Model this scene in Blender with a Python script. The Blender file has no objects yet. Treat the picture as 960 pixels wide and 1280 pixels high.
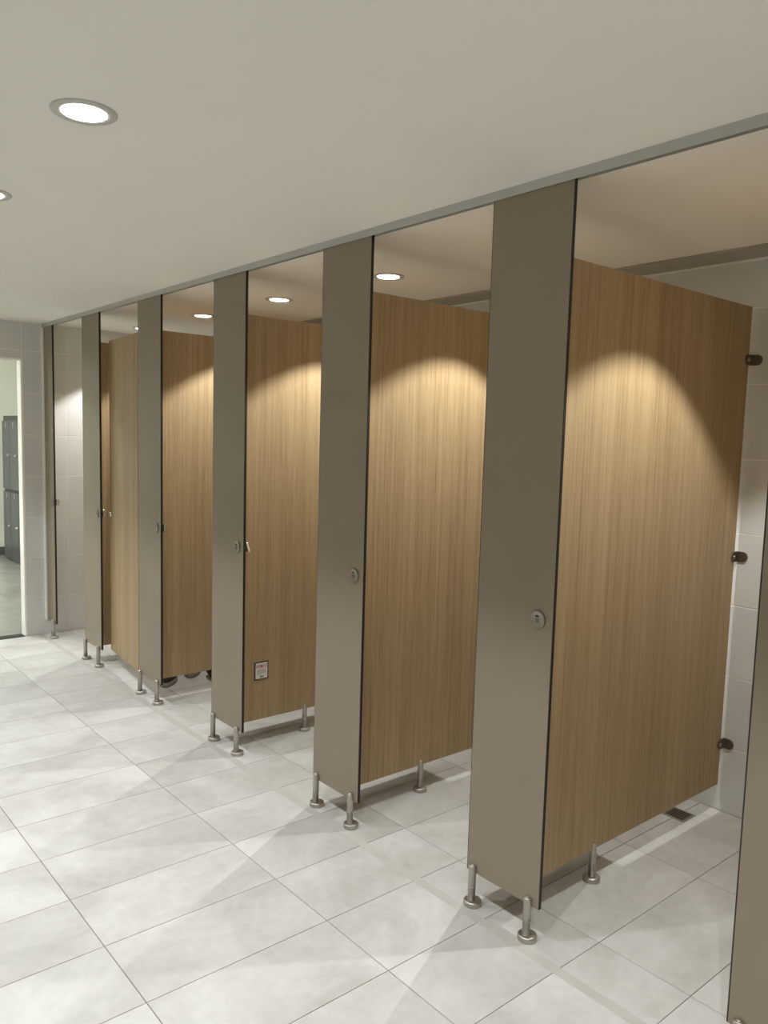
import bpy, bmesh, math, random
from mathutils import Vector, Matrix

random.seed(7)
S = bpy.context.scene
COL = S.collection
PI = math.pi

# ------------------------------------------------------------------ camera
F_PX, U0, V0 = 990.97, 477.9, 650.0
CAM = Vector((-1.8822, 0.0464, 1.5440))
YAW, PITCH, ROLL = 0.7015, -0.1021, 0.0277
cyw, syw, cpt, spt = math.cos(YAW), math.sin(YAW), math.cos(PITCH), math.sin(PITCH)
fwd = Vector((syw * cpt, cyw * cpt, spt))
rgt = Vector((cyw, -syw, 0))
upv = rgt.cross(fwd)
r2 = math.cos(ROLL) * rgt + math.sin(ROLL) * upv
u2 = -math.sin(ROLL) * rgt + math.cos(ROLL) * upv
cd = bpy.data.cameras.new('camera')
cam = bpy.data.objects.new('camera', cd)
COL.objects.link(cam)
m = Matrix((r2, u2, -fwd)).transposed().to_4x4()
m.translation = CAM
cam.matrix_world = m
cd.sensor_fit = 'VERTICAL'
cd.sensor_height = 36.0
cd.lens = F_PX / 1280 * 36.0
cd.shift_x = (480 - U0) / 1280
cd.shift_y = (V0 - 640) / 1280
cd.clip_start = 0.02
S.camera = cam

# ------------------------------------------------------------------ world and exposure
w = bpy.data.worlds.new('world')
S.world = w
w.use_nodes = True
w.node_tree.nodes['Background'].inputs[0].default_value = (0.9, 0.95, 1.0, 1)
w.node_tree.nodes['Background'].inputs[1].default_value = 0.02
vs = S.view_settings
vs.view_transform = 'Standard'
vs.look = 'None'
vs.gamma = 1.0
vs.use_curve_mapping = False
vs.exposure = 0.18
S.cycles.diffuse_bounces = 8
S.cycles.max_bounces = 12

SPOT_STALL = 50.0      # watts of each cubicle downlight
SPOT_HALL = 40.0       # watts of each corridor downlight
WARM = (1.0, 0.99, 0.96)
HALLC = (0.975, 1.0, 1.05)

# ------------------------------------------------------------------ dimensions (metres)
PITCHY, Y1, PW, PT = 0.9, 1.4775, 0.3077, 0.013     # pilaster spacing, near edge of pilaster 1, width, thickness
ZB, HB, HC = 0.1165, 2.2822, 2.31                   # panel underside, rail underside, ceiling
XW, YF = 1.35, 6.19                                 # tiled faces of back wall and end wall
XL, YN = -3.2, -1.5                                 # corridor side wall and wall behind the camera
PTOP = 2.11                                         # top of partitions and doors
PYC = 0.115                                         # partition centre from a pilaster's near edge
TX, TY, TGX, TGY = 0.6059, 0.3040, -1.0467, 1.9729  # floor tile size and joint origin
def yk(k): return Y1 + (k - 1) * PITCHY

# ------------------------------------------------------------------ materials
MAT = {}
def lin(r, g, b):
    f = lambda c: (c / 255 / 12.92) if c / 255 <= 0.04045 else ((c / 255 + 0.055) / 1.055) ** 2.4
    return (f(r), f(g), f(b), 1)
class NT:
    def __init__(s, name):
        s.m = bpy.data.materials.new(name); s.m.use_nodes = True
        s.t = s.m.node_tree; s.b = s.t.nodes['Principled BSDF']; MAT[name] = s.m
    def n(s, typ, **kw):
        o = s.t.nodes.new(typ)
        for k, v in kw.items(): setattr(o, k, v)
        return o
    def l(s, a, b): s.t.links.new(a, b)
def plain(name, col, rough=0.5, metal=0.0, spec=0.5, bump=0.0, bscale=200.0, var=0.0, vscale=6.0):
    t = NT(name); b = t.b
    b.inputs['Base Color'].default_value = col
    b.inputs['Roughness'].default_value = rough
    b.inputs['Metallic'].default_value = metal
    b.inputs['Specular IOR Level'].default_value = spec
    g = t.n('ShaderNodeNewGeometry')
    if var:
        no = t.n('ShaderNodeTexNoise'); no.inputs['Scale'].default_value = vscale; no.inputs['Detail'].default_value = 6
        t.l(g.outputs['Position'], no.inputs['Vector'])
        mr = t.n('ShaderNodeMapRange'); mr.inputs[1].default_value = 0.3; mr.inputs[2].default_value = 0.7
        mr.inputs[3].default_value = 1 - var; mr.inputs[4].default_value = 1 + var
        t.l(no.outputs[0], mr.inputs[0])
        mx = t.n('ShaderNodeVectorMath', operation='SCALE'); mx.inputs[0].default_value = col[:3]
        t.l(mr.outputs[0], mx.inputs['Scale']); t.l(mx.outputs[0], b.inputs['Base Color'])
    if bump:
        no = t.n('ShaderNodeTexNoise'); no.inputs['Scale'].default_value = bscale; no.inputs['Detail'].default_value = 3
        t.l(g.outputs['Position'], no.inputs['Vector'])
        bp = t.n('ShaderNodeBump'); bp.inputs['Strength'].default_value = bump; bp.inputs['Distance'].default_value = 0.002
        t.l(no.outputs[0], bp.inputs['Height']); t.l(bp.outputs[0], b.inputs['Normal'])
    return t.m
def tile_mat(name, c0, c1, rough, vein=1.0, rnd=0.05, scale=2.6):
    t = NT(name); b = t.b
    g = t.n('ShaderNodeNewGeometry'); oi = t.n('ShaderNodeObjectInfo')
    off = t.n('ShaderNodeVectorMath', operation='SCALE'); off.inputs[0].default_value = (37.0, 51.0, 23.0)
    t.l(oi.outputs['Random'], off.inputs['Scale'])
    ad = t.n('ShaderNodeVectorMath', operation='ADD')
    t.l(g.outputs['Position'], ad.inputs[0]); t.l(off.outputs[0], ad.inputs[1])
    n1 = t.n('ShaderNodeTexNoise'); n1.inputs['Scale'].default_value = scale; n1.inputs['Detail'].default_value = 8; n1.inputs['Roughness'].default_value = 0.62; n1.inputs['Distortion'].default_value = 0.6
    t.l(ad.outputs[0], n1.inputs['Vector'])
    n2 = t.n('ShaderNodeTexNoise'); n2.inputs['Scale'].default_value = scale * 9; n2.inputs['Detail'].default_value = 6; n2.inputs['Roughness'].default_value = 0.7
    t.l(ad.outputs[0], n2.inputs['Vector'])
    mx = t.n('ShaderNodeMath', operation='MULTIPLY_ADD'); mx.inputs[1].default_value = 0.35 * vein
    t.l(n2.outputs[0], mx.inputs[0]); t.l(n1.outputs[0], mx.inputs[2])
    cr = t.n('ShaderNodeValToRGB'); cr.color_ramp.elements[0].position = 0.42; cr.color_ramp.elements[1].position = 0.86
    cr.color_ramp.elements[0].color = c0; cr.color_ramp.elements[1].color = c1
    t.l(mx.outputs[0], cr.inputs[0])
    mr = t.n('ShaderNodeMapRange'); mr.inputs[3].default_value = 1 - rnd; mr.inputs[4].default_value = 1 + rnd * 0.4
    t.l(oi.outputs['Random'], mr.inputs[0])
    sc = t.n('ShaderNodeVectorMath', operation='SCALE'); t.l(cr.outputs[0], sc.inputs[0]); t.l(mr.outputs[0], sc.inputs['Scale'])
    t.l(sc.outputs[0], b.inputs['Base Color'])
    r = t.n('ShaderNodeMapRange'); r.inputs[3].default_value = rough - 0.06; r.inputs[4].default_value = rough + 0.10
    t.l(n1.outputs[0], r.inputs[0]); t.l(r.outputs[0], b.inputs['Roughness'])
    return t.m
def wood_mat(name):
    t = NT(name); b = t.b
    tc = t.n('ShaderNodeTexCoord'); oi = t.n('ShaderNodeObjectInfo')
    off = t.n('ShaderNodeVectorMath', operation='SCALE'); off.inputs[0].default_value = (9.0, 4.0, 6.0)
    t.l(oi.outputs['Random'], off.inputs['Scale'])
    ad = t.n('ShaderNodeVectorMath', operation='ADD'); t.l(tc.outputs['Object'], ad.inputs[0]); t.l(off.outputs[0], ad.inputs[1])
    def streak(sx, sz, det, dist=0.0):
        mp = t.n('ShaderNodeMapping'); mp.inputs['Scale'].default_value = (sx, sx, sz)
        t.l(ad.outputs[0], mp.inputs['Vector'])
        n = t.n('ShaderNodeTexNoise'); n.inputs['Scale'].default_value = 1.0; n.inputs['Detail'].default_value = det; n.inputs['Roughness'].default_value = 0.65; n.inputs['Distortion'].default_value = dist
        t.l(mp.outputs[0], n.inputs['Vector']); return n
    a = streak(9, 0.25, 3, 0.3); c = streak(110, 1.1, 5, 0.15); d = streak(420, 9.0, 3)
    s1 = t.n('ShaderNodeMath', operation='MULTIPLY'); s1.inputs[1].default_value = 0.27; t.l(a.outputs[0], s1.inputs[0])
    s2 = t.n('ShaderNodeMath', operation='MULTIPLY_ADD'); s2.inputs[1].default_value = 0.46; t.l(c.outputs[0], s2.inputs[0]); t.l(s1.outputs[0], s2.inputs[2])
    s3 = t.n('ShaderNodeMath', operation='MULTIPLY_ADD'); s3.inputs[1].default_value = 0.33; t.l(d.outputs[0], s3.inputs[0]); t.l(s2.outputs[0], s3.inputs[2])
    cr = t.n('ShaderNodeValToRGB')
    e = cr.color_ramp.elements
    e[0].position = 0.38; e[0].color = lin(139, 115, 83)
    e[1].position = 0.70; e[1].color = lin(186, 164, 129)
    x = e.new(0.53); x.color = lin(168, 145, 109)
    t.l(s3.outputs[0], cr.inputs[0]); t.l(cr.outputs[0], b.inputs['Base Color'])
    b.inputs['Roughness'].default_value = 0.5
    b.inputs['Specular IOR Level'].default_value = 0.35
    bp = t.n('ShaderNodeBump'); bp.inputs['Strength'].default_value = 0.12; bp.inputs['Distance'].default_value = 0.001
    t.l(s3.outputs[0], bp.inputs['Height']); t.l(bp.outputs[0], b.inputs['Normal'])
    return t.m
def brushed(name, col, rough):
    t = NT(name); b = t.b
    b.inputs['Base Color'].default_value = col; b.inputs['Metallic'].default_value = 1.0
    tc = t.n('ShaderNodeTexCoord'); mp = t.n('ShaderNodeMapping'); mp.inputs['Scale'].default_value = (40, 40, 900)
    t.l(tc.outputs['Object'], mp.inputs[0])
    n = t.n('ShaderNodeTexNoise'); n.inputs['Scale'].default_value = 1; t.l(mp.outputs[0], n.inputs['Vector'])
    r = t.n('ShaderNodeMapRange'); r.inputs[3].default_value = rough - 0.08; r.inputs[4].default_value = rough + 0.08
    t.l(n.outputs[0], r.inputs[0]); t.l(r.outputs[0], b.inputs['Roughness'])
    return t.m
def emit(name, col, st):
    t = NT(name)
    t.b.inputs['Base Color'].default_value = (0.8, 0.8, 0.8, 1)
    t.b.inputs['Emission Color'].default_value = (*col, 1)
    t.b.inputs['Emission Strength'].default_value = st
    return t.m

tile_mat('floor_tile', lin(178, 177, 170), lin(213, 213, 209), 0.42)
tile_mat('wall_tile', lin(213, 214, 211), lin(225, 226, 223), 0.38, vein=0.4, rnd=0.03, scale=1.6)
tile_mat('locker_tile', lin(138, 138, 130), lin(156, 156, 148), 0.2)
plain('grout', lin(244, 240, 235), 0.9, var=0.06)
plain('floor_grout', lin(148, 140, 128), 0.9, var=0.06)
plain('strip', lin(190, 187, 180), 0.55, var=0.05, vscale=14)
plain('paint', lin(247, 245, 238), 0.85, bump=0.05, bscale=120, var=0.012, vscale=2)
plain('wall_paint', lin(222, 223, 213), 0.8, var=0.012)
plain('plaster', lin(238, 237, 232), 0.8, var=0.012)
plain('white_gloss', lin(246, 246, 241), 0.4)
plain('laminate', lin(144, 132, 115), 0.42, spec=0.35, bump=0.03, bscale=600, var=0.015)
plain('core', lin(34, 27, 23), 0.55)
plain('wood_edge_lit', lin(196, 168, 128), 0.55)  # light thrown up from the floor, painted as a paler edge colour
plain('rail', lin(192, 191, 184), 0.45, metal=0.1)
plain('rail_shade', lin(52, 50, 46), 0.6)
plain('cornice', lin(172, 169, 160), 0.6)
brushed('steel', lin(186, 182, 174), 0.42)
brushed('rose_steel', lin(160, 154, 144), 0.45)
brushed('dark_steel', lin(140, 130, 118), 0.4)
plain('chrome', lin(225, 222, 216), 0.12, metal=1.0)
plain('black', lin(22, 20, 18), 0.5)
plain('print_white', lin(226, 220, 214), 0.5)
plain('print_grey', lin(120, 112, 110), 0.6)
plain('print_pink', lin(205, 182, 182), 0.6)
plain('print_red', lin(150, 45, 45), 0.6)
plain('print_green', lin(110, 150, 110), 0.6)
plain('locker_grey', lin(84, 87, 86), 0.45, var=0.02)
plain('locker_body', lin(62, 65, 65), 0.5)
plain('threshold', lin(52, 48, 44), 0.5, metal=0.3)
plain('shoe_upper', lin(48, 45, 45), 0.8)
plain('shoe_sole', lin(160, 156, 152), 0.7)
plain('bag', lin(40, 44, 40), 0.85, bump=0.3, bscale=300)
plain('lamp_trim', lin(205, 203, 198), 0.35)
wood_mat('wood')
emit('lamp_lens', (1.0, 0.94, 0.84), 7.0)
emit('panel_lens', (0.97, 1.0, 0.97), 60.0)

# ------------------------------------------------------------------ helpers
def box(bm, x0, x1, y0, y1, z0, z1, mi=0):
    v = [bm.verts.new(p) for p in ((x0,y0,z0),(x1,y0,z0),(x1,y1,z0),(x0,y1,z0),(x0,y0,z1),(x1,y0,z1),(x1,y1,z1),(x0,y1,z1))]
    fs = []
    for f in ((3,2,1,0),(4,5,6,7),(0,1,5,4),(1,2,6,5),(2,3,7,6),(3,0,4,7)):
        q = bm.faces.new([v[i] for i in f]); q.material_index = mi; fs.append(q)
    return fs
def bevel(bm, off, seg=1, edges=None):
    bmesh.ops.bevel(bm, geom=list(edges if edges is not None else bm.edges), offset=off, segments=seg, affect='EDGES', profile=0.5)
def lathe(bm, prof, c=(0,0,0), axis='Z', n=28, mi=0):
    """profile [(r, h)] turned about an axis through c; closed at both ends"""
    rings = []
    def pt(r, h, a):
        u, v_ = r * math.cos(a), r * math.sin(a)
        if axis == 'Z': return (c[0]+u, c[1]+v_, c[2]+h)
        if axis == 'X': return (c[0]+h, c[1]+u, c[2]+v_)
        return (c[0]+v_, c[1]+h, c[2]+u)
    for r, h in prof:
        rings.append([bm.verts.new(pt(r, h, 2*PI*i/n)) for i in range(n)])
    for a, b in zip(rings, rings[1:]):
        for i in range(n):
            f = bm.faces.new((a[i], a[(i+1)%n], b[(i+1)%n], b[i])); f.material_index = mi; f.smooth = True
    for rg, flip in ((rings[0], True), (rings[-1], False)):
        f = bm.faces.new(rg[::-1] if flip else rg); f.material_index = mi
def mesh(name, bm, *mats):
    bmesh.ops.recalc_face_normals(bm, faces=bm.faces)
    me = bpy.data.meshes.new(name); bm.to_mesh(me); bm.free()
    for x in mats: me.materials.append(MAT[x])
    return me
def link(name, me, parent=None, loc=(0,0,0), rot=(0,0,0)):
    o = bpy.data.objects.new(name, me); COL.objects.link(o)
    o.location = loc; o.rotation_euler = rot
    if parent: o.parent = parent
    return o
def thing(name, label, cat, loc=(0,0,0), rz=0.0, group=None):
    o = link(name, None, None, loc, (0,0,rz)); o.empty_display_size = 0.1
    return tag(o, label, cat, group)
def tag(o, label, cat, group=None):
    o['label'] = label; o['category'] = cat
    if group: o['group'] = group
    return o
def struct(o, label, cat):
    o['kind'] = 'structure'; o['label'] = label; o['category'] = cat
    return o
def boxmesh(name, x0, x1, y0, y1, z0, z1, mat, bev=0.0, seg=1):
    bm = bmesh.new(); box(bm, x0, x1, y0, y1, z0, z1)
    if bev: bevel(bm, bev, seg)
    return mesh(name, bm, mat)

# ------------------------------------------------------------------ room shell
floor = struct(link('floor', boxmesh('floor', XL, XW + 0.1, YN, YF + 0.08, -0.06, -0.0025, 'floor_grout')),
               'pale grey rectangular stone tile floor of the washroom', 'floor')
GAP = 0.0013
tcache = {}
def tile_piece(parent, name, mat, axis, a0, a1, b0, b1, base, th):
    """one tile slab with a bevelled face; axis is its normal"""
    da, db = round(a1 - a0, 4), round(b1 - b0, 4)
    GAP = 0.0013 if axis == 'Z' else 0.0022
    key = (mat, axis, da, db, th)
    if key not in tcache:
        bm = bmesh.new()
        if axis == 'Z': box(bm, -da/2+GAP, da/2-GAP, -db/2+GAP, db/2-GAP, -abs(th), 0)
        elif axis == 'X': box(bm, 0, th, -da/2+GAP, da/2-GAP, -db/2+GAP, db/2-GAP)
        else: box(bm, -da/2+GAP, da/2-GAP, 0, th, -db/2+GAP, db/2-GAP)
        if axis == 'Z': es = [e for e in bm.edges if all(abs(v.co.z) < 1e-6 for v in e.verts)]
        elif axis == 'X': es = [e for e in bm.edges if all(abs(v.co.x) < 1e-6 for v in e.verts)]
        else: es = [e for e in bm.edges if all(abs(v.co.y) < 1e-6 for v in e.verts)]
        bevel(bm, 0.0006, 1, es)
        tcache[key] = mesh(name, bm, mat)
    ca, cb = (a0 + a1) / 2, (b0 + b1) / 2
    loc = (ca, cb, base) if axis == 'Z' else (base, ca, cb) if axis == 'X' else (ca, base, cb)
    return link(name, tcache[key], parent, loc)
def cuts(lo, hi, org, step):
    i = math.ceil((lo - org) / step + 1e-6); c = [lo]
    while org + i * step < hi - 1e-4:
        if org + i * step - c[-1] > 0.004: c.append(org + i * step)
        i += 1
    return c + [hi]
cx = cuts(XL, XW, TGX, TX); cyy = cuts(YN, YF, TGY, TY)
for x0, x1 in zip(cx, cx[1:]):
    for y0, y1 in zip(cyy, cyy[1:]):
        tile_piece(floor, 'floor_tile', 'floor_tile', 'Z', x0, x1, y0, y1, 0.0, 0.006)

# back wall of the cubicles, tiled
wr = struct(link('wall_right', boxmesh('wall_right', XW + 0.0015, XW + 0.1, YN, YF + 0.08, -0.06, HC, 'grout')),
            'grey tiled back wall of the cubicles', 'wall')
cz = cuts(0.0, HC, 0.2835, 0.304)
for y0, y1 in zip(cuts(YN, YF, 1.9729 + 0.1, TX), cuts(YN, YF, 1.9729 + 0.1, TX)[1:]):
    for z0, z1 in zip(cz, cz[1:]):
        tile_piece(wr, 'wall_tile', 'wall_tile', 'X', y0, y1, z0, z1, XW, 0.006)
# end wall with the doorway
DX0, DX1, DH, DEPTH = -1.10, -0.145, 2.047, 0.085
bm = bmesh.new()
box(bm, XL, DX0, YF + 0.0015, YF + DEPTH, -0.06, HC)
box(bm, DX1, XW + 0.1, YF + 0.0015, YF + DEPTH, -0.06, HC)
box(bm, DX0, DX1, YF + 0.0015, YF + DEPTH, DH, HC)
wf = struct(link('wall_far', mesh('wall_far', bm, 'grout')), 'grey tiled end wall pierced by the doorway', 'wall')
cxx = [XL, -2.254, -1.648, DX0, -0.436 + 1e-9, DX1, 0.170, 0.776, XW]
for x0, x1 in ((XL, -2.254), (-2.254, -1.648), (-1.648, DX0), (DX1, 0.170), (0.170, 0.776), (0.776, XW)):
    for z0, z1 in zip(cz, cz[1:]):
        tile_piece(wf, 'wall_tile', 'wall_tile', 'Y', x0, x1, z0, z1, YF, 0.006)
for x0, x1 in ((DX0, -0.436), (-0.436, DX1)):
    for z0, z1 in ((DH, 2.1075), (2.1075, HC)):
        tile_piece(wf, 'wall_tile', 'wall_tile', 'Y', x0, x1, z0, z1, YF, 0.006)
struct(link('wall_left', boxmesh('wall_left', XL - 0.1, XL, YN, YF + 0.08, -0.06, HC, 'plaster')),
       'plain light side wall of the corridor', 'wall')
struct(link('wall_near', boxmesh('wall_near', XL - 0.1, XW + 0.1, YN - 0.1, YN, -0.06, HC, 'plaster')),
       'plain light wall behind the camera', 'wall')
struct(link('ceiling', boxmesh('ceiling', XL - 0.1, XW + 0.1, YN - 0.1, YF + DEPTH, HC, HC + 0.08, 'paint')),
       'smooth off-white painted ceiling with recessed downlights', 'ceiling')
# grey strip along the ceiling above the back wall, in segments, and its white bead
cor = link('trim_1', boxmesh('trim_1', XW - 0.014, XW - 0.0005, YN, YF, HC - 0.016, HC, 'white_gloss'))
struct(cor, 'white bead where the ceiling meets the tiled back wall', 'trim')
ys = [YN + 0.03 + 1.13 * i for i in range(8)]
for a in ys:
    b_ = min(a + 1.126, YF - 0.002)
    if b_ - a > 0.05:
        link('ceiling_strip', boxmesh('ceiling_strip', XW - 0.19, XW - 0.0145, a, b_, HC - 0.009, HC, 'cornice', 0.002), cor)
# doorway lining and threshold
dj = struct(link('door_1', None), 'white lined open doorway to the locker room', 'doorway')
dj.empty_display_size = 0.1; dj.location = ((DX0 + DX1) / 2, YF, 0)
def djp(name, x0, x1, y0, y1, z0, z1, mat, bev=0.0015):
    o = link(name, boxmesh(name, x0, x1, y0, y1, z0, z1, mat, bev), dj); o.location = (-dj.location.x, -YF, 0); return o
djp('jamb', DX1 - 0.012, DX1 + 0.004, YF - 0.003, YF + DEPTH + 0.004, 0, DH - 0.012, 'white_gloss')
djp('jamb', DX0 - 0.004, DX0 + 0.012, YF - 0.003, YF + DEPTH + 0.004, 0, DH - 0.012, 'white_gloss')
djp('door_head', DX0 - 0.004, DX1 + 0.004, YF - 0.003, YF + DEPTH + 0.004, DH - 0.012, DH + 0.004, 'white_gloss')
djp('threshold', DX0 + 0.0125, DX1 - 0.0125, YF - 0.008, YF + DEPTH, -0.02, 0.004, 'threshold', 0.001)
# darker band set in the floor along the front of the cubicles
st = struct(link('trim_2', boxmesh('trim_2', -0.066, -0.030, YN, YF, -0.002, 0.0006, 'strip')),
            'thin darker grey band in the floor along the cubicle fronts', 'trim')

# ------------------------------------------------------------------ locker room beyond the doorway
LY, LXL, LXR, LH = 10.4, -3.2, 1.6, 2.7
lf = struct(link('floor_locker_room', boxmesh('floor_locker_room', LXL, LXR, YF + DEPTH, LY + 0.1, -0.06, -0.003, 'floor_grout')),
            'glossy grey tile floor of the room beyond the doorway', 'floor')
lx = cuts(LXL, LXR, 0.12, 0.9); ly = cuts(YF + DEPTH, LY, 7.35, 0.9)
for x0, x1 in zip(lx, lx[1:]):
    for y0, y1 in zip(ly, ly[1:]):
        tile_piece(lf, 'floor_tile', 'locker_tile', 'Z', x0, x1, y0, y1, 0.0, 0.006)
struct(link('wall_locker_back', boxmesh('wall_locker_back', LXL - 0.1, LXR + 0.1, LY, LY + 0.1, -0.06, LH, 'wall_paint')), 'pale wall behind the lockers', 'wall')
struct(link('wall_locker_right', boxmesh('wall_locker_right', LXR, LXR + 0.1, YF + DEPTH, LY, -0.06, LH, 'wall_paint')), 'pale wall on the locker side of the far room', 'wall')
struct(link('wall_locker_left', boxmesh('wall_locker_left', LXL - 0.1, LXL, YF + DEPTH, LY, -0.06, LH, 'wall_paint')), 'pale side wall of the far room', 'wall')
struct(link('wall_locker_front', boxmesh('wall_locker_front', LXL - 0.1, LXR + 0.1, YF + 0.02, YF + DEPTH, HC + 0.08, LH, 'wall_paint')), 'pale wall over the doorway in the far room', 'wall')
struct(link('ceiling_locker_room', boxmesh('ceiling_locker_room', LXL - 0.1, LXR + 0.1, YF + 0.02, LY + 0.1, LH, LH + 0.05, 'paint')), 'white ceiling of the far room', 'ceiling')
struct(link('baseboard_far', boxmesh('baseboard_far', LXL, LXR, LY - 0.012, LY, 0, 0.1, 'locker_grey', 0.002)), 'grey skirting along the far room wall', 'baseboard')
for px, py, lab in ((-0.9, 8.2, 'square ceiling light panel in the far room near the lockers'), (-2.4, 8.2, 'square ceiling light panel in the far room away from the lockers')):
    t = thing('ceiling_light_panel', lab, 'ceiling light', (px, py, LH), group='light panels of the far room')
    bm = bmesh.new()
    for a in ((-0.3, 0.3, -0.3, -0.28), (-0.3, 0.3, 0.28, 0.3), (-0.3, -0.28, -0.28, 0.28), (0.28, 0.3, -0.28, 0.28)): box(bm, *a, -0.012, 0)
    link('frame', mesh('frame', bm, 'white_gloss'), t)
    link('diffuser', boxmesh('diffuser', -0.28, 0.28, -0.28, 0.28, -0.007, 0, 'panel_lens'), t)

# ------------------------------------------------------------------ downlights
bm = bmesh.new()
lathe(bm, [(0.078, 0), (0.0775, -0.0025), (0.075, -0.0045), (0.062, -0.005), (0.056, -0.004), (0.051, -0.0015), (0.051, 0)], n=40)
ME_TRIM = mesh('trim_ring', bm, 'lamp_trim')
bm = bmesh.new(); lathe(bm, [(0.052, 0), (0.0515, -0.0050), (0.047, -0.0058), (0.02, -0.0062)], n=40)
ME_LENS = mesh('lens', bm, 'lamp_lens')
def downlight(x, y, label, group, watts, tilt, col, size, blend):
    t = thing('downlight', label, 'downlight', (x, y, HC), group=group)
    link('trim_ring', ME_TRIM, t); link('lens', ME_LENS, t)
    ld = bpy.data.lights.new('lamp', 'SPOT'); ld.energy = watts; ld.color = col
    ld.spot_size = math.radians(size); ld.spot_blend = blend; ld.shadow_soft_size = 0.007
    lo = bpy.data.objects.new('lamp', ld); COL.objects.link(lo); lo.parent = t
    lo.location = (0, 0, -0.030); lo.rotation_euler = (0, math.radians(tilt), 0)
    return t
orders = ['nearest', 'second', 'third', 'fourth', 'fifth', 'sixth', 'seventh', 'eighth']
for k in range(-1, 6):
    where = {-1: 'cubicle outside the right edge of the photo', 0: 'cubicle at the right edge of the photo', 1: 'cubicle just behind the largest taupe pilaster',
             2: 'cubicle left of the second largest pilaster', 3: 'cubicle behind the panel with the small notice',
             4: 'cubicle whose door is almost shut', 5: 'last cubicle against the tiled end wall'}[k]
    downlight(0.60, {-1: 0.19, 0: 1.12, 1: 2.06, 2: 2.99, 3: 3.94, 4: 4.85, 5: 5.80}[k], 'round downlight in the ceiling of the ' + where, 'cubicle ceiling downlights', SPOT_STALL, 5.0, WARM, 97, 0.26)
for i in range(8):
    y = 2.06 + 0.9 * (i - 3)
    lab = {3: 'round corridor downlight in the upper left of the photo, fully in view', 4: 'round corridor downlight half cut off by the left edge of the photo'}.get(
        i, 'corridor ceiling downlight out of frame, %s from the wall behind the camera' % orders[i])
    downlight(-1.16, y, lab, 'corridor ceiling downlights', SPOT_HALL, 0.0, HALLC, 93, 0.38)


# ------------------------------------------------------------------ head rail over the cubicle fronts
hr = thing('head_rail', 'grey aluminium head rail along the top of the cubicle fronts', 'rail', (0, 0, 0))
bm = bmesh.new()
x0, x1 = -0.005, 0.018
prof = [(x0, HB), (x0 + 0.003, HB), (x0 + 0.003, HC - 0.005), (x1 - 0.003, HC - 0.005), (x1 - 0.003, HB), (x1, HB), (x1, HC), (x0, HC)]
va = [bm.verts.new((x, YN, z)) for x, z in prof]; vb = [bm.verts.new((x, YF - 0.001, z)) for x, z in prof]
n = len(prof)
for i in range(n): bm.faces.new((va[i], va[(i+1)%n], vb[(i+1)%n], vb[i]))
bm.faces.new((va[0], va[1], va[2], va[7])); bm.faces.new((va[2], va[3], va[6], va[7])); bm.faces.new((va[3], va[4], va[5], va[6]))
bm.faces.new((vb[7], vb[2], vb[1], vb[0])); bm.faces.new((vb[7], vb[6], vb[3], vb[2])); bm.faces.new((vb[6], vb[5], vb[4], vb[3]))
link('channel', mesh('channel', bm, 'rail'), hr)
link('shade_liner', boxmesh('shade_liner', x0 + 0.0032, x1 - 0.0032, YN, YF - 0.001, HC - 0.012, HC - 0.0052, 'rail_shade'), hr)  # dark strip painting the shade inside the open channel

# ------------------------------------------------------------------ parts shared by panels
# pedestal leg: slotted post and round foot, axis at the origin, slot along `along`
bm = bmesh.new()
lathe(bm, [(0.0128, 0.016), (0.0128, 0.136), (0.0118, 0.1395), (0.009, 0.141)], n=24)
lathe(bm, [(0.0134, 0.066), (0.0134, 0.0675), (0.0134, 0.0690)], n=24)
ME_POST = mesh('leg', bm, 'steel')
bm = bmesh.new(); lathe(bm, [(0.0295, 0.0), (0.0305, 0.002), (0.0305, 0.014), (0.0295, 0.0165), (0.026, 0.0185), (0.014, 0.0195)], n=32)
ME_FOOT = mesh('foot', bm, 'steel')
bm = bmesh.new(); lathe(bm, [(0.0072, 0.1408), (0.0072, 0.1425), (0.004, 0.1445)], n=16)
ME_CAP = mesh('cap', bm, 'chrome')
def leg(parent, x, y, shift=0.0):
    l = link('leg', ME_POST, parent, (x - shift, y, 0)); link('foot', ME_FOOT, l, (shift, 0, 0)); link('cap', ME_CAP, l)
# lock rose on a pilaster front (faces -X, at origin)
bm = bmesh.new(); lathe(bm, [(0.0275, 0.0), (0.0275, -0.005), (0.0262, -0.0066), (0.0245, -0.007), (0.0235, -0.0064), (0.010, -0.0064)], axis='X', n=32)
ME_ROSE = mesh('lock_rose', bm, 'rose_steel')
bm = bmesh.new(); box(bm, -0.0069, -0.006, -0.006, 0.006, 0.0085, 0.0135)
ME_SLOT = mesh('indicator_slot', bm, 'black')
bm = bmesh.new(); lathe(bm, [(0.0075, -0.006), (0.0075, -0.0073), (0.0065, -0.0078)], (0, 0, -0.003), 'X', 18); box(bm, -0.0084, -0.0075, -0.0055, 0.0055, -0.0038, -0.0022)
ME_COIN = mesh('coin_turn', bm, 'dark_steel')
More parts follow.
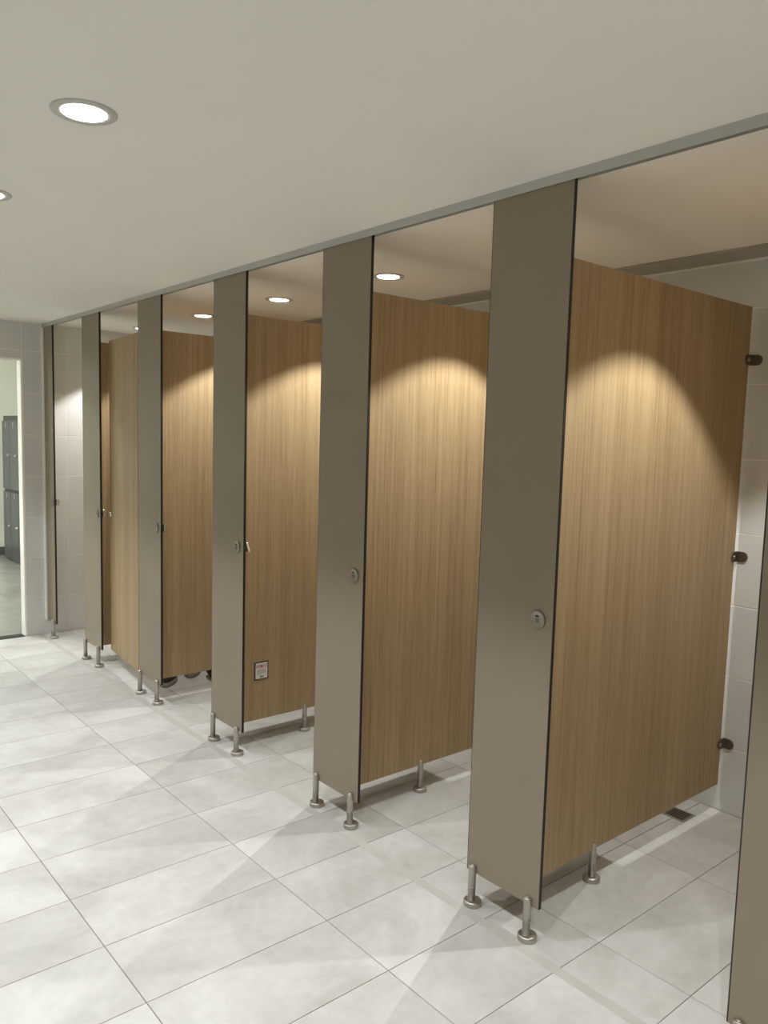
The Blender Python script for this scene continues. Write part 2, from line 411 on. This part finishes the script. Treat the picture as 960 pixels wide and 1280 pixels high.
# keep and thumb lever behind the pilaster, reaching out of its near edge
bm = bmesh.new(); box(bm, 0.0, 0.016, 0.0, 0.055, -0.019, 0.019); bevel(bm, 0.004, 2)
ME_KEEP = mesh('lock_body', bm, 'dark_steel')
bm = bmesh.new()
v = [bm.verts.new(p) for p in ((0.004, 0.004, 0.022), (0.016, 0.004, 0.022), (0.016, -0.019, -0.020), (0.004, -0.019, -0.020), (0.004, 0.010, 0.022), (0.016, 0.010, 0.022), (0.016, 0.004, -0.020), (0.004, 0.004, -0.020))]
for f in ((0,1,2,3), (7,6,5,4), (0,4,5,1), (1,5,6,2), (2,6,7,3), (3,7,4,0)): bm.faces.new([v[i] for i in f])
bmesh.ops.recalc_face_normals(bm, faces=bm.faces); bevel(bm, 0.0025, 2)
ME_LEVER = mesh('thumb_lever', bm, 'chrome')
bm = bmesh.new(); box(bm, 0.002, 0.020, -0.016, 0.006, -0.021, 0.024); bevel(bm, 0.003, 2)
ME_STRIKE = mesh('strike', bm, 'chrome')

def laminate_panel(name, wd, z0, z1, faces, edge, off=0.005):
    """vertical board in the YZ plane, thickness PT in +X, laminate faces over a visible core edge"""
    bm = bmesh.new(); box(bm, 0, PT, 0, wd, z0, z1)
    bevel(bm, 0.006, 3, [e for e in bm.edges if all(v.co.y > wd - 1e-5 and v.co.x < 1e-5 for v in e.verts)])
    bevel(bm, 0.0012, 1, [e for e in bm.edges if e.calc_face_angle(0) > 1.2])
    me = mesh(name, bm, faces, edge)
    for p in me.polygons: p.material_index = 0 if abs(p.normal.x) > 0.99 else 1
    return me

# ------------------------------------------------------------------ pilasters
zbk = {0: ZB - 0.004, 1: ZB - 0.0045, 2: ZB - 0.006, 3: ZB + 0.002, 4: ZB + 0.004, 5: ZB + 0.003, 6: ZB - 0.004}
plabel = {0: 'taupe pilaster panel cut off by the right edge of the photo',
          1: 'largest taupe pilaster panel, nearest one seen at full width',
          2: 'taupe pilaster panel second in size, left of the largest one',
          3: 'taupe pilaster panel beside the oak panel with the small notice',
          4: 'narrow looking taupe pilaster panel right of the almost shut door',
          5: 'taupe pilaster panel left of the almost shut oak door',
          6: 'slim taupe pilaster panel fixed to the tiled end wall'}
for k in range(0, 7):
    y = yk(k); wd = PW if k < 6 else YF - y - 0.001
    t = thing('pilaster', plabel[k], 'pilaster', (0, y, 0), group='taupe cubicle front pilasters')
    link('panel', laminate_panel('panel', wd, zbk[k], HB + 0.012, 'laminate', 'core'), t)
    leg(t, -0.0015, 0.0377, 0.006)
    if k < 6: leg(t, -0.0015, 0.2723, 0.006)
    else: link('wall_channel', boxmesh('wall_channel', -0.012, 0.022, wd - 0.022, wd + 0.0005, zbk[k], HB, 'white_gloss', 0.001), t)
    ro = link('lock_rose', ME_ROSE, t, (0, 0.055 if k < 6 else 0.035, 1.015))
    link('indicator_slot', ME_SLOT, ro); link('coin_turn', ME_COIN, ro)
    kp = link('lock_body', ME_KEEP, t, (PT, 0.006 if k > 2 else 0.034, 1.015))
    if k in (3, 5): link('thumb_lever', ME_LEVER, kp, (0, -0.006, 0.004))
    if k in (4, 6): link('strike', ME_STRIKE, kp, (0, -0.006, 0.0))

# ------------------------------------------------------------------ partitions between the cubicles
PX0, PX1 = PT + 0.001, XW - 0.022
bm = bmesh.new(); box(bm, PX0, PX1, -PT/2, PT/2, 0.1205, PTOP); bevel(bm, 0.0012, 1)
ME_PART = mesh('panel', bm, 'wood', 'wood_edge_lit')
for p in ME_PART.polygons: p.material_index = 0 if abs(p.normal.y) > 0.99 else 1
# L-shaped wall clip with rounded tabs; origin at panel back edge on the near face
def tab(bm, L, R, th, plane):
    pts = [(0, -R), (L - R, -R)] + [(L - R + R * math.cos(a), R * math.sin(a)) for a in [(-PI/2) + PI * i / 10 for i in range(1, 10)]] + [(L - R, R), (0, R)]
    def P(u, v_, d): return (-u, -d, v_) if plane == 'panel' else (-d, -u, v_)
    a = [bm.verts.new(P(u, v_, 0)) for u, v_ in pts]; b = [bm.verts.new(P(u, v_, th)) for u, v_ in pts]
    n = len(pts)
    bm.faces.new(a); bm.faces.new(b[::-1])
    for i in range(n): bm.faces.new((a[i], b[i], b[(i+1)%n], a[(i+1)%n]))
bm = bmesh.new(); tab(bm, 0.052, 0.021, 0.006, 'panel'); tab(bm, 0.046, 0.021, 0.007, 'wall'); ME_CLIP = mesh('wall_clip', bm, 'dark_steel')
bm = bmesh.new(); lathe(bm, [(0.008, 0.0), (0.008, -0.003), (0.005, -0.0042)], axis='Y', n=16); ME_SCREW = mesh('screw', bm, 'steel')
glabel = {0: 'oak laminate partition hidden behind the cut off right pilaster',
          1: 'largest oak laminate partition with three wall clips, by the right edge',
          2: 'oak laminate partition right of the second largest pilaster',
          3: 'oak laminate partition carrying the small black framed notice',
          4: 'oak laminate partition with shoes showing below it',
          5: 'narrow strip of oak partition seen beside the almost shut door'}
for k in range(0, 6):
    y = yk(k) + PYC
    t = thing('partition', glabel[k], 'partition', (0, y, 0), group='oak cubicle partitions')
    link('panel', ME_PART, t)
    leg(t, 0.445, 0)
    for z in (0.30, 1.10, 1.90):
        c = link('wall_clip', ME_CLIP, t, (XW - 0.0003, -PT/2, z))
        link('screw', ME_SCREW, c, (-0.036, -0.006, 0))

# small framed notice stuck on partition 3
sy = yk(3) + PYC - PT/2
t = thing('notice_sign', 'small white notice with black frame on the third oak partition', 'sign', (0.172, sy, 0.372))
bm = bmesh.new(); box(bm, -0.040, 0.040, -0.0026, -0.0003, -0.046, 0.046); bevel(bm, 0.001)
link('frame', mesh('frame', bm, 'black'), t)
link('face', boxmesh('face', -0.0345, 0.0345, -0.0030, -0.0024, -0.0405, 0.0405, 'print_white'), t)
link('header_band', boxmesh('header_band', -0.0335, 0.0335, -0.0033, -0.0028, 0.013, 0.033, 'print_pink'), t)
bm = bmesh.new(); lathe(bm, [(0.0052, -0.0030), (0.0052, -0.0037)], (0.000, 0, 0.022), 'Y', 16); link('red_mark', mesh('red_mark', bm, 'print_red'), t)
bm = bmesh.new()
for zz, a, b_ in ((0.004, -0.026, 0.024), (-0.003, -0.026, 0.028), (-0.010, -0.026, 0.026), (-0.017, -0.026, -0.004), (0.025, -0.029, -0.010)): box(bm, a, b_, -0.0034, -0.0029, zz - 0.0011, zz + 0.0011)
o = link('print_lines', mesh('print_lines', bm, 'print_grey'), t); o['kind'] = 'stuff'
link('green_mark', boxmesh('green_mark', -0.010, 0.012, -0.0034, -0.0029, -0.034, -0.026, 'print_green'), t)

# ------------------------------------------------------------------ doors, hinged on the far edge of each pilaster
DW = PITCHY - PW - 0.018
bm = bmesh.new(); box(bm, -PT/2, PT/2, 0.003, DW, 0.1205, PTOP); bevel(bm, 0.0012, 1)
ME_DOOR = mesh('leaf', bm, 'wood', 'wood_edge_lit')
for p in ME_DOOR.polygons: p.material_index = 0 if abs(p.normal.x) > 0.99 else 1
bm = bmesh.new(); lathe(bm, [(0.006, -0.05), (0.0065, -0.049), (0.0065, 0.049), (0.006, 0.05)], (0.013, 0.0, 0), 'Z', 16)
box(bm, 0.0066, 0.010, 0.001, 0.045, -0.045, 0.045)
ME_HINGE = mesh('hinge', bm, 'steel')
bm = bmesh.new(); box(bm, 0.008, 0.018, -0.0229, 0.0, -0.03, 0.03); bevel(bm, 0.001)
ME_ARM = mesh('hinge_arm', bm, 'steel')
bm = bmesh.new(); lathe(bm, [(0.019, 0.0), (0.019, -0.006), (0.016, -0.009), (0.010, -0.012)], (-PT/2, 0, 0), 'X', 24)
lathe(bm, [(0.012, 0.0), (0.013, 0.014), (0.011, 0.018)], (PT/2, 0, 0), 'X', 20)
ME_KNOB = mesh('knob', bm, 'chrome')
dlabel = {0: 'oak cubicle door folded back behind the cut off right pilaster',
          1: 'oak cubicle door folded back behind the largest pilaster',
          2: 'oak cubicle door folded back behind the second largest pilaster',
          3: 'oak cubicle door folded back behind the pilaster next to the notice',
          4: 'oak cubicle door standing almost shut with a chrome knob',
          5: 'oak cubicle door folded back in the last cubicle by the end wall'}
for k in range(0, 6):
    ang = {4: -5.5}.get(k, -90.0)
    t = thing('cubicle_door', dlabel[k], 'door', (PT/2 + 0.001, yk(k) + PW + 0.003, 0) if k == 4 else (PT + 0.023, yk(k) + PW - 0.022, 0), math.radians(ang), 'oak cubicle doors')
    link('leaf', ME_DOOR, t)
    for z in (0.35, 1.80): link('hinge', ME_HINGE, t, (0, 0, z))
    if k != 4:
        for z in (0.35, 1.80): link('hinge_arm', ME_ARM, t, (0, 0, z))
    link('knob', ME_KNOB, t, (0, DW - 0.03, 1.015))

# ------------------------------------------------------------------ floor drain by the largest partition
t = thing('floor_drain', 'small square metal floor drain below the largest oak partition', 'drain', (1.168, 1.668, 0))
bm = bmesh.new()
for a in ((-0.05, 0.05, -0.05, -0.042), (-0.05, 0.05, 0.042, 0.05), (-0.05, -0.042, -0.042, 0.042), (0.042, 0.05, -0.042, 0.042)): box(bm, *a, 0.0, 0.003)
link('frame', mesh('frame', bm, 'steel'), t)
link('well', boxmesh('well', -0.042, 0.042, -0.042, 0.042, 0.0, 0.0006, 'black'), t)
me = boxmesh('grate_bar', -0.040, 0.040, -0.0035, 0.0035, 0.0006, 0.0026, 'dark_steel', 0.0006)
for i in range(7): link('grate_bar', me, t, (0, -0.036 + 0.012 * i, 0))

# ------------------------------------------------------------------ shoes, and a bag added to shade the floor, in the almost shut cubicle
def shoe(loc, rz, label):
    t = thing('shoe', label, 'shoe', loc, math.radians(rz), 'shoes in the almost shut cubicle')
    L = 0.27
    def outline(s, z): 
        pts = []
        for i in range(28):
            a = 2 * PI * i / 28; x = math.cos(a); yv = math.sin(a)
            wdt = 0.046 * (1 + 0.12 * x) * s
            pts.append((x * L / 2 * (0.985 if s < 1 else 1), yv * wdt * (1 - 0.12 * math.cos(2 * a)), z))
        return pts
    bm = bmesh.new(); rings = [[bm.verts.new(p) for p in outline(s, z)] for s, z in ((0.96, 0.0), (1.0, 0.004), (1.0, 0.024), (0.97, 0.028))]
    for a, b in zip(rings, rings[1:]):
        for i in range(28): bm.faces.new((a[i], a[(i+1)%28], b[(i+1)%28], b[i])).smooth = True
    bm.faces.new(rings[0][::-1]); bm.faces.new(rings[-1])
    link('sole', mesh('sole', bm, 'shoe_sole'), t)
    bm = bmesh.new(); rings = []
    for j in range(8):
        q = j / 7; ring = []
        for p in outline(0.94 - 0.34 * q, 0):
            top = 0.055 + 0.05 * max(0.0, min(1.0, (-p[0] / (L / 2) + 0.35) / 0.9))
            ring.append(bm.verts.new((p[0] * (1 - 0.10 * q) - 0.010 * q, p[1], 0.026 + (top - 0.026) * math.sin(q * PI / 2))))
        rings.append(ring)
    for a, b in zip(rings, rings[1:]):
        for i in range(28): bm.faces.new((a[i], a[(i+1)%28], b[(i+1)%28], b[i])).smooth = True
    bm.faces.new(rings[0][::-1]); bm.faces.new(rings[-1])
    link('upper', mesh('upper', bm, 'shoe_upper'), t)
shoe((0.235, 4.575, 0), 235, 'dark shoe with pale sole nearest the pilaster, below an oak partition')
shoe((0.44, 4.66, 0), 235, 'dark shoe with pale sole further in, below an oak partition')
t = thing('bag', 'dark soft bag added to shade the floor beside the shoes under the partition', 'bag', (0.73, 4.455, 0))
bm = bmesh.new()
n = 24; rings = []
for q, z in ((0.90, 0.0), (1.0, 0.03), (1.02, 0.14), (0.98, 0.26), (0.85, 0.36), (0.5, 0.41)):
    rings.append([bm.verts.new((0.27 * q * math.copysign(abs(math.cos(a)) ** 0.6, math.cos(a)), 0.15 * q * math.copysign(abs(math.sin(a)) ** 0.6, math.sin(a)), z)) for a in [2 * PI * i / n for i in range(n)]])
for a, b in zip(rings, rings[1:]):
    for i in range(n): bm.faces.new((a[i], a[(i+1)%n], b[(i+1)%n], b[i])).smooth = True
bm.faces.new(rings[0][::-1]); bm.faces.new(rings[-1])
link('body', mesh('body', bm, 'bag'), t)
bm = bmesh.new(); pts = []
for i in range(15):
    a = PI * i / 14; pts.append((0.10 * math.cos(a), 0.39 + 0.08 * math.sin(a)))
for (xa, za), (xb, zb) in zip(pts, pts[1:]):
    v = [bm.verts.new(p) for p in ((xa,-0.012,za),(xb,-0.012,zb),(xb,0.012,zb),(xa,0.012,za),(xa*0.95,-0.012,za-0.005),(xb*0.95,-0.012,zb-0.005),(xb*0.95,0.012,zb-0.005),(xa*0.95,0.012,za-0.005))]
    for f in ((0,1,2,3),(7,6,5,4),(0,4,5,1),(1,5,6,2),(2,6,7,3),(3,7,4,0)): bm.faces.new([v[i] for i in f])
link('handle', mesh('handle', bm, 'bag'), t)

# ------------------------------------------------------------------ lockers beyond the doorway
LXF, LW, LZ = 0.73, 0.30, 1.69
bm = bmesh.new(); box(bm, 0.018, 0.48, 0.0015, LW - 0.0015, 0.0, LZ); bevel(bm, 0.002); ME_LB = mesh('body', bm, 'locker_body')
bm = bmesh.new(); box(bm, 0.0, 0.0175, 0.005, LW - 0.005, -0.395, 0.395); bevel(bm, 0.003); ME_LD = mesh('door', bm, 'locker_grey')
bm = bmesh.new(); box(bm, -0.0015, 0.0005, -0.016, -0.010, -0.03, 0.03); ME_TAG = mesh('vent', bm, 'print_white')
bm = bmesh.new(); lathe(bm, [(0.016, 0.0), (0.016, -0.010), (0.011, -0.016), (0.010, -0.024)], axis='X', n=20); ME_LL = mesh('lock', bm, 'steel')
names = ['far end', 'second from the far end', 'third from the far end', 'fourth from the far end', 'fifth from the far end']
for i in range(4):
    ye = 10.125 - LW * (i + 1)
    t = thing('locker', 'grey two-door locker seen through the doorway, %s of its row' % names[i], 'locker', (LXF, ye, 0), group='lockers of the far room')
    link('body', ME_LB, t)
    for zc in (0.415, 1.235):
        d = link('door', ME_LD, t, (0, 0, zc))
        link('vent', ME_TAG, d, (0, LW / 2 + 0.013, 0.35)); link('lock', ME_LL, d, (0, 0.035, 0.0))
